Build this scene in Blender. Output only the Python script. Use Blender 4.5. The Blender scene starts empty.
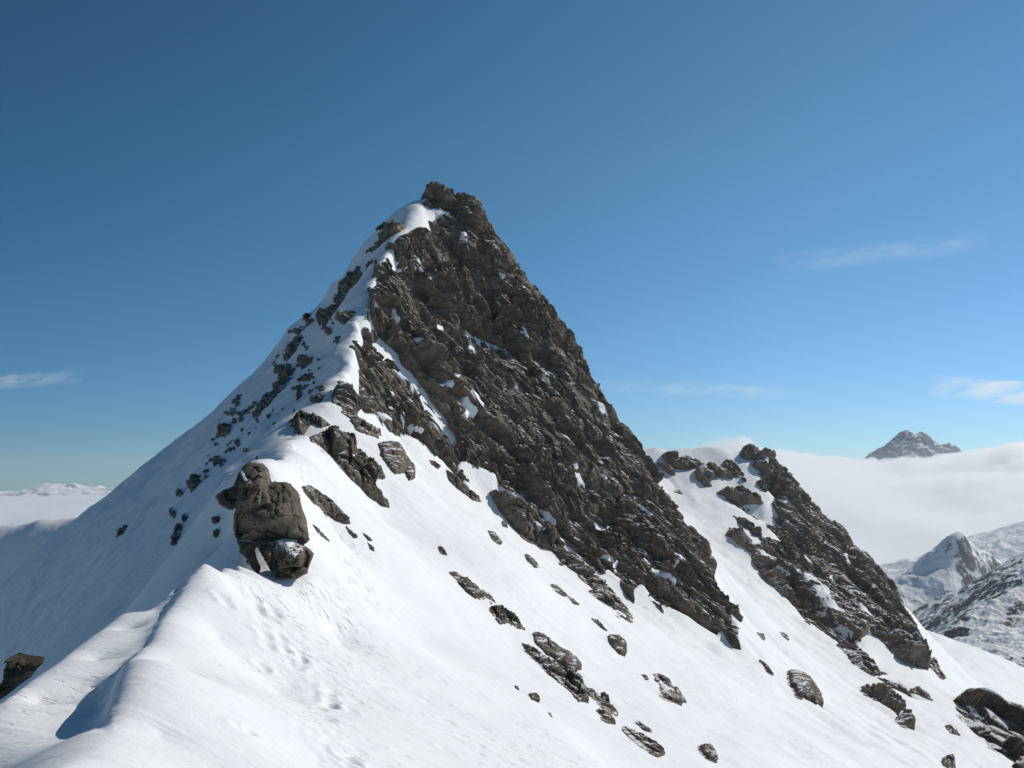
import bpy, math, time
import numpy as np
T0 = time.time()
C = bpy.context.scene
rng = np.random.default_rng(7)
R = math.radians

# ------------------------------------------------------------------ camera
W, Hh, F = 1024, 768, 1000.0
PIT = math.atan(0.1)
cp, sp = math.cos(PIT), math.sin(PIT)

def unp(px, py, Y):
    """a place seen at px,py that stands Y metres ahead"""
    u = (px - 512) / F; v = (384 - py) / F
    D = Y / (cp - v * sp)
    return (u * D, Y, D * (sp + v * cp))

def proj(X, Y, Z):
    D = Y * cp + Z * sp
    D = np.maximum(D, 0.2)
    return 512 + F * X / D, 384 - F * (Z * cp - Y * sp) / D

# ------------------------------------------------------------------ noise (numpy)
def _h(ix, iy, iz, s):
    with np.errstate(over='ignore'):
        n = (ix.astype(np.uint32) * np.uint32(374761393) + iy.astype(np.uint32) * np.uint32(668265263)
             + iz.astype(np.uint32) * np.uint32(2147483647) + np.uint32((s * 974711 + 12345) & 0xffffffff))
        n = (n ^ (n >> np.uint32(13))) * np.uint32(1274126177)
        n = (n ^ (n >> np.uint32(16))) * np.uint32(2246822519)
        n = n ^ (n >> np.uint32(13))
    return (n & np.uint32(0xffffff)).astype(np.float32) / np.float32(16777215.0)

def vnoise(P, s=0):
    """value noise -1..1; P (N,3)"""
    i = np.floor(P).astype(np.int32); f = (P - i).astype(np.float32)
    f = f * f * f * (f * (f * 6 - 15) + 10)
    out = 0
    for dx in (0, 1):
        wx = f[:, 0] if dx else 1 - f[:, 0]
        for dy in (0, 1):
            wy = f[:, 1] if dy else 1 - f[:, 1]
            for dz in (0, 1):
                wz = f[:, 2] if dz else 1 - f[:, 2]
                out = out + wx * wy * wz * _h(i[:, 0] + dx, i[:, 1] + dy, i[:, 2] + dz, s)
    return out * 2 - 1

def fbm(P, octv=4, s=0, gain=.5):
    a, t, n = 1.0, 0, 0
    for k in range(octv):
        t = t + a * vnoise(P * (2.03 ** k) + 17.3 * k, s + k); n += a; a *= gain
    return t / n

def cells(P, s=0):
    """faceted cell noise: random step + random tilt per cell, with cracks between"""
    i = np.floor(P).astype(np.int32)
    d1 = np.full(len(P), 9., np.float32); d2 = d1.copy(); val = np.zeros(len(P), np.float32)
    for dx in (-1, 0, 1):
        for dy in (-1, 0, 1):
            for dz in (-1, 0, 1):
                c = i + np.array([dx, dy, dz], np.int32)
                j = [_h(c[:, 0], c[:, 1], c[:, 2], s + k) for k in range(3)]
                ox = P[:, 0] - c[:, 0] - j[0]; oy = P[:, 1] - c[:, 1] - j[1]; oz = P[:, 2] - c[:, 2] - j[2]
                d = np.sqrt(ox * ox + oy * oy + oz * oz)
                r = _h(c[:, 0], c[:, 1], c[:, 2], s + 5) - .5
                v = r + ((j[2] - .5) * ox + (j[0] - .5) * oy + (j[1] - .5) * oz) * 1.5
                m = d < d1
                d2 = np.where(m, d1, np.minimum(d2, d))
                val = np.where(m, v, val); d1 = np.where(m, d, d1)
    return val, d2 - d1

# ------------------------------------------------------------------ surfaces from control points
def dens(pts, step):
    pts = [np.array(p, float) for p in pts]; out = [pts[0]]
    for a, b in zip(pts[:-1], pts[1:]):
        n = max(1, int(np.linalg.norm(b - a) / step))
        out += [a + (b - a) * (k + 1) / n for k in range(n)]
    return out

class Surf:
    def __init__(s, ctrl, a0, a1, Y0, Y1, da, dl):
        P = np.array(ctrl, float)
        key = np.round(P[:, :2] * 5).astype(int)
        _, idx = np.unique(key, axis=0, return_index=True); P = P[idx]
        n = len(P)
        r = np.linalg.norm(P[:, None, :2] - P[None, :, :2], axis=2)
        sc = max(1., r.max()); s.sc = sc
        A = np.zeros((n + 3, n + 3)); A[:n, :n] = r / sc
        A[:n, :n] += np.eye(n) * -1e-5
        q = np.c_[np.ones(n), P[:, :2] / sc]; A[:n, n:] = q; A[n:, :n] = q.T
        w = np.linalg.solve(A, np.r_[P[:, 2], 0, 0, 0])
        s.P, s.w = P.astype(np.float32), w
        s.a = np.arange(a0, a1 + da, da); s.l = np.arange(math.log(Y0), math.log(Y1) + dl, dl)
        Y = np.exp(s.l)[:, None] + 0 * s.a[None]; X = s.a[None] * Y
        s.Z = s.ev(X.ravel(), Y.ravel()).reshape(X.shape)
        s.da, s.dl = da, dl
    def ev(s, X, Y):
        out = np.empty(len(X)); n = len(s.P)
        w = s.w[:n].astype(np.float32)
        for k in range(0, len(X), 40000):
            x = X[k:k + 40000].astype(np.float32)[:, None]; y = Y[k:k + 40000].astype(np.float32)[:, None]
            d = np.sqrt((x - s.P[None, :, 0]) ** 2 + (y - s.P[None, :, 1]) ** 2) / np.float32(s.sc)
            out[k:k + 40000] = d @ w + s.w[n] + s.w[n + 1] * x[:, 0] / s.sc + s.w[n + 2] * y[:, 0] / s.sc
        return out
    def z(s, X, Y):
        a = (X / Y - s.a[0]) / s.da; l = (np.log(Y) - s.l[0]) / s.dl
        a = np.clip(a, 0, len(s.a) - 1.001); l = np.clip(l, 0, len(s.l) - 1.001)
        i = l.astype(int); j = a.astype(int); fi = l - i; fj = a - j
        Z = s.Z
        return (Z[i, j] * (1 - fi) * (1 - fj) + Z[i + 1, j] * fi * (1 - fj) + Z[i, j + 1] * (1 - fi) * fj + Z[i + 1, j + 1] * fi * fj)
    def hit(s, px, py, ymin=2.5, ymax=400, step=.004):
        """distance ahead at which the lines of sight px,py meet the surface"""
        px = np.asarray(px, float); py = np.asarray(py, float)
        u = (px - 512) / F; v = (384 - py) / F; k = 1 / (cp - v * sp); kz = (sp + v * cp) * k; kx = u * k
        Y = np.full(px.shape, np.nan); prev = None; y = ymin
        while y < ymax:
            g = kz * y - s.z(kx * y, np.full(px.shape, y))
            if prev is not None:
                m = np.isnan(Y) & (g <= 0) & (prev > 0)
                Y[m] = y - (y - yp) * (-g[m]) / (prev[m] - g[m] + 1e-9)
            prev = g; yp = y; y *= 1 + step
        return Y

def grid_normals(X, Y, Z):
    P = np.stack([X, Y, Z], -1)
    di = np.gradient(P, axis=0); dj = np.gradient(P, axis=1)
    n = np.cross(dj, di); n /= np.linalg.norm(n, axis=-1, keepdims=True) + 1e-9
    return n * np.sign(n[..., 2:3] + 1e-9)

def gblur(A, s):
    r = int(3 * s) + 1; k = np.exp(-.5 * (np.arange(-r, r + 1) / s) ** 2); k /= k.sum()
    A = np.apply_along_axis(lambda v: np.convolve(np.pad(v, r, 'edge'), k, 'valid'), 0, A)
    return np.apply_along_axis(lambda v: np.convolve(np.pad(v, r, 'edge'), k, 'valid'), 1, A)

def sdf(px, py, poly):
    """signed distance in px to a polygon, + inside"""
    P = np.array(poly, float); Q = np.roll(P, -1, 0)
    d = np.full(px.shape, 1e9); ins = np.zeros(px.shape, bool)
    for (x0, y0), (x1, y1) in zip(P, Q):
        ex, ey = x1 - x0, y1 - y0; L = ex * ex + ey * ey + 1e-9
        t = np.clip(((px - x0) * ex + (py - y0) * ey) / L, 0, 1)
        d = np.minimum(d, (px - x0 - t * ex) ** 2 + (py - y0 - t * ey) ** 2)
        c = (y0 > py) != (y1 > py)
        if y1 != y0: ins ^= c & (px < (x1 - x0) * (py - y0) / (y1 - y0) + x0)
    return np.where(ins, 1, -1) * np.sqrt(d)

def sdf_many(px, py, polys, pad=14):
    out = np.full(px.shape, -99.)
    for p in polys:
        q = np.array(p); x0, y0 = q.min(0) - pad; x1, y1 = q.max(0) + pad
        m = (px > x0) & (px < x1) & (py > y0) & (py < y1)
        if m.any(): out[m] = np.maximum(out[m], sdf(px[m], py[m], p))
    return out

# ------------------------------------------------------------------ mesh out
def link(name, V, Fq, mat, parent=None, smooth=True, **props):
    me = bpy.data.meshes.new(name)
    V = np.ascontiguousarray(V, np.float32); Fq = np.ascontiguousarray(Fq, np.int32)
    k = Fq.shape[1]
    me.vertices.add(len(V)); me.vertices.foreach_set('co', V.ravel())
    me.loops.add(Fq.size); me.loops.foreach_set('vertex_index', Fq.ravel())
    me.polygons.add(len(Fq)); me.polygons.foreach_set('loop_start', np.arange(0, Fq.size, k, dtype=np.int32))
    me.polygons.foreach_set('use_smooth', np.full(len(Fq), smooth, bool))
    me.update(calc_edges=True); me.validate()
    me.materials.append(mat)
    o = bpy.data.objects.new(name, me); C.collection.objects.link(o)
    if parent: o.parent = parent
    for a, b in props.items():
        if b: o[a] = b
    return o

def quads(nr, nc, keep=None):
    i = np.arange(nr * nc).reshape(nr, nc)
    q = np.stack([i[:-1, :-1], i[:-1, 1:], i[1:, 1:], i[1:, :-1]], -1).reshape(-1, 4)
    if keep is not None:
        k = keep.ravel(); q = q[k[q].all(1)]
    return q

def compact(V, q):
    u, inv = np.unique(q, return_inverse=True)
    return V[u], inv.reshape(q.shape)

def comps(q, n):
    """connected pieces of a face list -> label per face"""
    lab = np.arange(n)
    while True:
        m = lab[q].min(1); new = lab.copy()
        for k in range(q.shape[1]): np.minimum.at(new, q[:, k], m)
        new = new[new]
        if (new == lab).all(): break
        lab = new
    return lab[q[:, 0]]

# ------------------------------------------------------------------ materials
def mat(name):
    m = bpy.data.materials.new(name); m.use_nodes = True
    t = m.node_tree; b = t.nodes['Principled BSDF']
    return m, t, b
def N(t, typ, **kw):
    n = t.nodes.new(typ)
    for a, v in kw.items():
        if a in n.inputs: n.inputs[a].default_value = v
        else: setattr(n, a, v)
    return n
def objco(t, sc=(1, 1, 1), rot=(0, 0, 0)):
    c = t.nodes.new('ShaderNodeTexCoord'); m = t.nodes.new('ShaderNodeMapping')
    m.inputs['Scale'].default_value = sc; m.inputs['Rotation'].default_value = rot
    t.links.new(c.outputs['Object'], m.inputs['Vector']); return m.outputs[0]
def noise(t, vec, scale, detail=4, rough=.55, dist=0):
    n = N(t, 'ShaderNodeTexNoise', Scale=scale, Detail=detail, Roughness=rough, Distortion=dist)
    t.links.new(vec, n.inputs['Vector']); return n.outputs[0]
def ramp(t, v, pts):
    r = t.nodes.new('ShaderNodeValToRGB'); e = r.color_ramp.elements
    while len(e) < len(pts): e.new(.5)
    for k, (p, c) in enumerate(pts):
        e[k].position = p; e[k].color = (*c, 1) if len(c) == 3 else c
    t.links.new(v, r.inputs[0]); return r.outputs[0]
def mth(t, op, a, b=None, clamp=False):
    n = t.nodes.new('ShaderNodeMath'); n.operation = op; n.use_clamp = clamp
    for k, v in enumerate((a, b)):
        if v is None: continue
        if isinstance(v, (int, float)): n.inputs[k].default_value = v
        else: t.links.new(v, n.inputs[k])
    return n.outputs[0]
def mixc(t, f, a, b, mode='MIX'):
    n = t.nodes.new('ShaderNodeMix'); n.data_type = 'RGBA'; n.blend_type = mode
    for s, v in ((n.inputs[0], f), (n.inputs[6], a), (n.inputs[7], b)):
        if isinstance(v, (int, float)): s.default_value = v
        elif isinstance(v, tuple): s.default_value = (*v, 1)
        else: t.links.new(v, s)
    return n.outputs[2]
def bump(t, b, h, strength, dist):
    n = N(t, 'ShaderNodeBump', Strength=strength, Distance=dist)
    t.links.new(h, n.inputs['Height']); t.links.new(n.outputs[0], b.inputs['Normal'])

SNOWC = (.86, .865, .87)
def snow_mat(name, fine=1.0):
    m, t, b = mat(name)
    v = objco(t); a = noise(t, v, .35, 5, .6)
    col = mixc(t, ramp(t, a, [(.35, (0, 0, 0)), (.7, (1, 1, 1))]), SNOWC, (.81, .82, .835))
    t.links.new(col, b.inputs['Base Color'])
    b.inputs['Roughness'].default_value = .62; b.inputs['Specular IOR Level'].default_value = .25
    # wind texture runs down the fall line, finer grain all over
    v2 = objco(t, (.55, 1.9, .55), (0, R(38), R(12)))
    # small pits and crumbs of crust, in drifts
    pit = mth(t, 'MULTIPLY', mth(t, 'SUBTRACT', noise(t, objco(t, (1, 2.4, 1), (0, R(38), R(12))), 2.3, 3, .6), .57), 6.0, True)
    zone = mth(t, 'MULTIPLY', mth(t, 'SUBTRACT', noise(t, v, .11, 3, .5), .44), 6.0, True)
    h = mth(t, 'ADD', mth(t, 'MULTIPLY', noise(t, v2, .8, 5, .6, .4), .8), mth(t, 'MULTIPLY', noise(t, v, 7, 3, .6), .10))
    h = mth(t, 'SUBTRACT', h, mth(t, 'MULTIPLY', mth(t, 'MULTIPLY', pit, zone), .75))
    bump(t, b, h, .6, .20 * fine)
    return m

def rock_mat(name, scale=1.0, dark=1.0, dust=.5, warm=1.0, lichen=.5):
    m, t, b = mat(name)
    v = objco(t); vs = objco(t, (.35, 1, 1.5), (0, R(-42), 0))
    big = noise(t, v, .12 * scale, 5, .6, .8); med = noise(t, vs, 1.1 * scale, 6, .65, .5); fine = noise(t, v, 6 * scale, 5, .7)
    c1 = ramp(t, med, [(.25, (.038 * dark, .031 * dark, .024 * dark)), (.5, (.118 * dark, .096 * dark, .071 * dark)), (.78, (.26 * dark, .215 * dark, .155 * dark))])
    c2 = mixc(t, ramp(t, big, [(.48, (0, 0, 0)), (.68, (.75, .75, .75))]), c1, mixc(t, .55, c1, (.22 * dark * warm, .15 * dark * warm, .08 * dark)))
    c3 = mixc(t, ramp(t, noise(t, v, .5 * scale, 4, .6), [(.50, (0, 0, 0)), (.62, (lichen,) * 3)]), c2, (.040 * dark, .036 * dark, .031 * dark))
    stain = ramp(t, noise(t, v, .22 * scale, 4, .62, 1.2), [(.54, (0, 0, 0)), (.66, (.6, .6, .6))])
    c3 = mixc(t, stain, c3, mixc(t, .5, c3, (.30 * dark, .255 * dark, .20 * dark)))
    c4 = mixc(t, .6, c3, fine, 'OVERLAY')
    # thin snow dust lying on small ledges: up-facing grain, broken by stretched noise
    g = t.nodes.new('ShaderNodeNewGeometry'); sx = t.nodes.new('ShaderNodeSeparateXYZ'); t.links.new(g.outputs['Normal'], sx.inputs[0])
    dn = noise(t, vs, .9 * scale, 6, .62, .3)
    f = mth(t, 'ADD', mth(t, 'MULTIPLY', sx.outputs[2], .55), dn)
    f = ramp(t, f, [(1.18 - .1 * dust, (0, 0, 0)), (1.22 - .1 * dust, (1, 1, 1))]) if dust > 0 else None
    if f is not None:
        n = mth(t, 'SUBTRACT', mth(t, 'ADD', mth(t, 'MULTIPLY', sx.outputs[2], .55), dn), 1.02 - .1 * dust)
        f = mth(t, 'MULTIPLY', n, 22.0, True)
        c4 = mixc(t, f, c4, SNOWC)
    t.links.new(c4, b.inputs['Base Color'])
    b.inputs['Roughness'].default_value = .82; b.inputs['Specular IOR Level'].default_value = .3
    h = mth(t, 'ADD', mth(t, 'MULTIPLY', med, .6), mth(t, 'MULTIPLY', fine, .28))
    bump(t, b, h, .95, .55 / scale)
    return m

def mixed_mat(name, s, thr, rockc=(.10, .095, .09), slope=.8, zdrop=0):
    """far mountain side: rock where steep and where the noise says so, snow elsewhere"""
    m, t, b = mat(name)
    v = objco(t, (1, 1, .45), (0, R(12), 0)); g = t.nodes.new('ShaderNodeNewGeometry'); sx = t.nodes.new('ShaderNodeSeparateXYZ')
    t.links.new(g.outputs['Normal'], sx.inputs[0])
    n = noise(t, v, s, 7, .68, .4); n2 = noise(t, v, s * 5, 5, .7)
    f = mth(t, 'ADD', mth(t, 'ADD', n, mth(t, 'MULTIPLY', n2, .5)), mth(t, 'MULTIPLY', sx.outputs[2], -slope))
    f = mth(t, 'MULTIPLY', mth(t, 'SUBTRACT', f, thr), 14.0, True)
    c = mixc(t, f, SNOWC, mixc(t, n2, rockc, tuple(x * 1.6 for x in rockc)))
    t.links.new(c, b.inputs['Base Color']); b.inputs['Roughness'].default_value = .8
    b.inputs['Specular IOR Level'].default_value = .2
    bump(t, b, mth(t, 'ADD', n, mth(t, 'MULTIPLY', n2, .4)), .6, .25 / s)
    return m

M_snow = snow_mat('wind_snow'); M_patch = snow_mat('patch_snow', .6)
M_rock = rock_mat('schist_rock', 1, 1.28, .8, 1.0, .6); M_butt = rock_mat('buttress_rock', .8, 1.4, 1.1, .9)
M_shade = rock_mat('shade_toned_rock', 2, .6, 0)  # outcrop rock with shade painted into a darker colour, for the fin rock
M_boul = rock_mat('boulder_rock', 1.5, 1.4, 0, 1.0, .85); M_small = rock_mat('outcrop_rock', 2, 1.1, .12)

# ------------------------------------------------------------------ control points of the near mountain
U = lambda L: [unp(*p) for p in L]
ctrl = []
def line(L, step, raw=False):
    ctrl.extend(dens(L if raw else U(L), step))
def spots(L): ctrl.extend(U(L))
def world(L): ctrl.extend(L)
#CTRL
# crest from the viewer's feet to the hump
line([(0, 0.1, -1.6), (-1.5, 4, -1.9), (-4, 9, -3.1), unp(60, 770, 14)], 1.2, True)
line([(60, 770, 14), (88, 757, 15.5), (112, 735, 17), (109, 712, 18.5), (113, 690, 19.5), (124, 664, 22), (150, 643, 24.5), (166, 612, 27.5), (186, 583, 30.5), (203, 563, 32)], .28)
# fin below on the left
line([(-60, 742, 19), (0, 704, 20.5), (30, 681, 22), (60, 660, 24), (90, 638, 26.5), (118, 617, 29)], .4)
lip = dens(U([(112, 735, 17), (109, 712, 18.5), (113, 690, 19.5), (124, 664, 22), (150, 643, 24.5), (166, 612, 27.5), (186, 583, 30.5)]), .28)
for p in lip:          # foot of the little cornice, under its lip
    f = float(np.interp(p[1], [17, 18.8, 20, 22, 24, 27, 29, 30.5], [.0, .8, 1, .55, .3, .3, .5, .25]))
    ctrl.append(p + np.array([-.16, .06, -.50 * f])); ctrl.append(p + np.array([-.45, .2, -.66 * f]))
spots([(96, 694, 22.0), (72, 712, 20.3),  (98, 662, 24.4), (130, 634, 27.4), (158, 610, 29.2), (178, 598, 30.5), (40, 706, 21.2)])
world([(-14, 22, -12), (-16, 27, -14), (-13, 31.5, -11), (-20, 20, -20), (-12, 14, -10), (-10, 8, -9), (-18, 10, -18), (-11.3, 34, -7)])
# hump to the boulder and the snow arete beyond
line([(203, 563, 32), (222, 568, 33.5), (238, 566, 35), (255, 575, 36)], .8)
line([(262, 560, 38), (262, 520, 40.5), (258, 480, 42.5), (256, 459, 43.8), (266, 458, 44.8), (280, 457, 48), (289, 447, 56), (298, 438, 64), (307, 437, 68), (320, 437, 74)], 1.2)
spots([(225, 545, 42.5), (215, 505, 47), (232, 475, 45.5), (243, 462, 45), (228, 472, 45.8), (245, 575, 34.7)])
line([(316, 418, 78), (333, 398, 88), (342, 380, 94), (353, 352, 102), (353, 318, 112), (370, 285, 120), (393, 250, 130), (414, 216, 141), (424, 203, 147), (433, 194, 150), (446, 196, 150.5)], 2.5)
# sunlit snow slope
spots([(270, 580, 36), (310, 580, 37), (300, 470, 58), (330, 455, 68), (340, 500, 60), (330, 540, 50), (380, 520, 66), (440, 500, 82), (420, 560, 60), (350, 600, 44),
       (500, 560, 72), (500, 530, 86), (560, 580, 87), (600, 640, 74), (640, 620, 95), (560, 640, 66), (500, 640, 55), (420, 640, 46), (340, 650, 36), (260, 620, 32), (240, 600, 31.8), (220, 640, 27.5), (180, 680, 22.6),
       (280, 700, 26.5), (160, 740, 17.8), (200, 790, 16.2), (120, 790, 14.2), (320, 768, 20.5), (420, 768, 24), (420, 700, 33), (512, 768, 29), (512, 700, 43), (600, 768, 36), (600, 700, 55), (700, 768, 46.5), (680, 700, 70),
       (780, 768, 58), (760, 710, 82), (850, 768, 74), (840, 735, 100), (900, 768, 90), (940, 790, 92), (1024, 800, 98), (1024, 900, 70), (760, 900, 36), (512, 900, 18.5), (300, 900, 12), (1200, 900, 75)])
# foot of the big rock face
line([(338, 410, 88), (362, 430, 95), (400, 443, 103), (440, 458, 107), (480, 490, 109), (530, 530, 110), (580, 568, 110), (640, 597, 111), (690, 622, 112), (722, 640, 112)], 3)
# its right hand skyline rib
line([(446, 196, 150.5), (468, 204, 150), (478, 225, 149), (493, 238, 148.5), (503, 254, 147.5), (520, 271, 146.5), (529, 294, 145), (547, 311, 143.5), (554, 324, 143), (561, 344, 142), (568, 346, 141.5), (577, 371, 140), (590, 389, 139),
      (594, 408, 138), (606, 424, 137), (618, 440, 135), (628, 453, 134), (640, 462, 132), (644, 475, 131), (648, 493, 129), (655, 509, 127), (666, 529, 125), (680, 545, 122.5), (692, 560, 120.5), (693, 576, 118.5), (702, 590, 117), (716, 612, 115), (731, 627, 113.5), (736, 640, 112.5)], 2.5)
# relief inside the face
spots([(420, 300, 131), (470, 300, 138), (400, 360, 112), (450, 380, 121), (500, 350, 136), (490, 380, 127.5), (540, 400, 133), (500, 450, 116.5), (560, 470, 122), (600, 480, 127), (600, 540, 116), (640, 550, 118), (680, 590, 115.5), (560, 520, 114), (440, 240, 144), (460, 420, 112.5), (540, 340, 140.5)])
# left shaded flank and its skyline
line([(424, 200, 147), (408, 205, 149), (385, 222, 150), (360, 248, 151), (345, 276, 152), (330, 283, 152), (322, 300, 152), (303, 318, 152), (289, 327, 151), (289, 342, 150.5), (262, 365, 152), (243, 383, 154), (232, 393, 155), (222, 407, 156), (205, 420, 157.5), (180, 440, 160), (150, 466, 162), (124, 491, 165), (104, 514, 167), (60, 552, 170), (0, 606, 173), (-120, 720, 178)], 5)
spots([(310, 400, 98), (280, 430, 92), (255, 440, 88), (230, 440, 105), (200, 500, 88), (240, 500, 62), (228, 480, 60), (300, 360, 125), (200, 560, 57), (215, 540, 50), (150, 520, 112), (180, 450, 145), (130, 600, 62), (100, 560, 110), (60, 620, 92), (20, 660, 80), (0, 700, 68), (-100, 760, 65), (-100, 900, 50), (100, 620, 62), (320, 320, 145), (245, 520, 49), (335, 352, 109), (322, 352, 115), (326, 385, 99), (335, 315, 128), (355, 285, 131), (376, 252, 140), (312, 418, 88)])
# behind the skylines
world([(-20, 170, 28), (-11, 175, 30), (-2, 178, 28), (-40, 175, 8), (-60, 185, -18), (-80, 190, -35), (-110, 200, -60), (-10, 205, 12), (-40, 210, -15), (12, 160, 8), (20, 155, 0), (2, 170, 18), (26, 148, -8), (30, 135, -18), (16, 175, 2), (33, 160, -12), (10, 195, 12), (30, 128, -20)])
# cornice ridge, gully and second buttress
line([(560, 425, 215), (600, 436, 225), (628, 445, 234), (655, 449, 237), (690, 449, 240), (722, 448, 241), (745, 452, 241), (755, 459, 240), (771, 466, 238), (769, 470, 236.5), (776, 484, 234), (783, 495, 232), (793, 504, 229), (804, 521, 225), (808, 532, 222), (819, 549, 218), (830, 562, 214), (852, 583, 208), (867, 604, 201), (877, 616, 198), (889, 630, 194), (901, 645, 189), (912, 668, 181), (930, 690, 172), (943, 706, 165), (975, 740, 150), (1010, 768, 140), (1080, 830, 125)], 5)
spots([(645, 470, 228), (665, 505, 214), (690, 500, 219), (700, 540, 200), (740, 540, 205), (720, 580, 184), (760, 600, 180), (745, 620, 152), (790, 640, 170), (770, 660, 135), (810, 690, 128), (850, 690, 152), (880, 730, 128), (930, 745, 135), (960, 790, 112),
       (700, 478, 229), (735, 490, 228), (740, 515, 219), (790, 550, 212), (800, 600, 195), (850, 640, 182), (880, 680, 166), (670, 462, 233), (640, 455, 234)])
world([(30, 270, -8), (60, 275, -8), (80, 265, -15), (95, 245, -30), (100, 225, -42), (110, 210, -50), (110, 190, -56), (20, 300, -40), (80, 320, -50), (-40, 260, -45), (-120, 260, -80)])
# snow shoulder far right, low ground, far left shoulder
line([(868, 600, 345), (888, 617, 340), (930, 634, 335), (985, 652, 330), (1024, 668, 325), (1120, 716, 320), (1300, 790, 300)], 12)
spots([(920, 658, 265), (960, 680, 250), (1000, 705, 235), (1024, 740, 205), (1100, 780, 195), (1200, 850, 160)])
line([(-300, 545, 450), (-100, 533, 430), (0, 526, 420), (38, 520, 412), (66, 523, 405), (90, 513, 398), (104, 509, 390), (125, 500, 380), (160, 485, 370)], 15)
ctrl.extend([p + np.array([-4, -9, -10]) for p in dens(U([(-300, 545, 450), (-100, 533, 430), (0, 526, 420), (38, 520, 412), (66, 523, 405), (90, 513, 398), (104, 509, 390), (125, 500, 380)]), 14)])
spots([(0, 560, 402), (40, 560, 395), (80, 560, 385), (0, 610, 384), (50, 600, 380), (-100, 590, 400), (-100, 640, 385), (-300, 660, 400), (100, 560, 375)])
world([(-120, 300, -110), (-220, 330, -110)])
world([(0, 420, -120), (-150, 480, -70), (150, 420, -130), (250, 400, -170), (-300, 520, -150), (-500, 300, -220), (-300, 150, -150), (-150, 60, -110), (-60, 20, -55), (-60, 60, -62), (-100, 110, -75), (-200, 250, -95), (200, 250, -120), (200, 120, -105), (150, 40, -85), (80, 10, -50), (300, 330, -150), (40, 5, -28), (10, 1, -7), (-12, 1, -8)])
#ENDCTRL
S = Surf(ctrl, -1.3, 1.3, 2.2, 480, .003, .006)
print('ctrl', len(S.P), 'surf', round(time.time() - T0, 1))

peak = [(421, 200), (424, 192), (431, 184), (440, 180), (460, 185), (482, 190), (490, 215), (505, 228), (520, 245), (540, 262), (550, 290), (570, 310), (580, 330), (592, 350), (604, 380), (612, 405), (632, 425), (650, 450), (660, 470), (670, 492), (684, 515), (698, 532), (710, 552), (714, 580), (726, 600), (740, 620), (741, 641),
        (734, 646), (722, 632), (719, 640), (700, 629), (672, 612), (658, 603), (664, 612), (650, 600), (640, 588), (631, 593), (634, 600), (617, 582), (606, 574), (590, 572), (579, 566), (583, 574), (600, 592), (623, 613), (634, 623), (622, 622), (600, 603), (577, 575), (552, 549), (526, 527), (508, 515), (493, 497), (489, 489), (491, 478), (476, 470), (462, 463), (468, 476), (471, 488),
        (480, 501), (470, 496), (455, 480), (444, 467), (433, 457), (424, 448), (412, 441), (400, 437), (388, 432), (378, 426), (372, 416), (362, 414), (354, 408), (352, 418), (343, 416), (334, 411), (331, 398), (336, 388), (338, 379), (352, 367), (350, 346), (356, 335), (352, 322), (346, 316), (352, 312), (366, 309), (372, 300), (367, 290), (373, 276), (378, 262), (388, 248), (404, 237), (420, 230), (433, 214), (426, 210), (420, 208)]
extra = [[(337, 318), (352, 312), (368, 318), (360, 325), (345, 324)], [(370, 252), (383, 243), (398, 233), (403, 226), (396, 224), (385, 238)]]
butt = [[(647, 463), (656, 463), (663, 467), (675, 475), (684, 488), (684, 494), (674, 492), (665, 483), (652, 470)],
        [(662, 457), (672, 460), (685, 458), (704, 464), (698, 469), (683, 470), (668, 465)],
        [(694, 473), (704, 464), (713, 465), (722, 468), (726, 461), (735, 464), (741, 471), (749, 477), (745, 484), (735, 480), (718, 477), (710, 483), (703, 480), (712, 487), (704, 488), (697, 480)],
        [(741, 453), (748, 450), (753, 452), (790, 455), (795, 470), (800, 484), (815, 494), (828, 512), (840, 530), (850, 548), (866, 562), (884, 585), (900, 606), (914, 626), (926, 645), (934, 668), (912, 670), (904, 663), (890, 648), (880, 640), (868, 633), (860, 640), (866, 658), (880, 672),
         (888, 672), (900, 676), (912, 686), (929, 696), (941, 706), (938, 712), (922, 703), (908, 700), (896, 690), (880, 680), (866, 672), (853, 663), (835, 645), (815, 632), (797, 616), (776, 592), (766, 582), (756, 566), (750, 552), (738, 543), (728, 534), (729, 528), (738, 533), (753, 545), (766, 550),
         (750, 534), (741, 527), (729, 518), (733, 516), (746, 522), (762, 534), (775, 540), (762, 526), (742, 515), (724, 503), (714, 493), (726, 490), (740, 489), (752, 497), (764, 502), (770, 498), (762, 490), (752, 484), (757, 474), (752, 468), (756, 460), (746, 458)],
        [(860, 686), (882, 687), (900, 700), (907, 718), (915, 731), (897, 721), (879, 706), (865, 696)]]
PEAK = [peak] + extra; BUTT = butt
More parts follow.
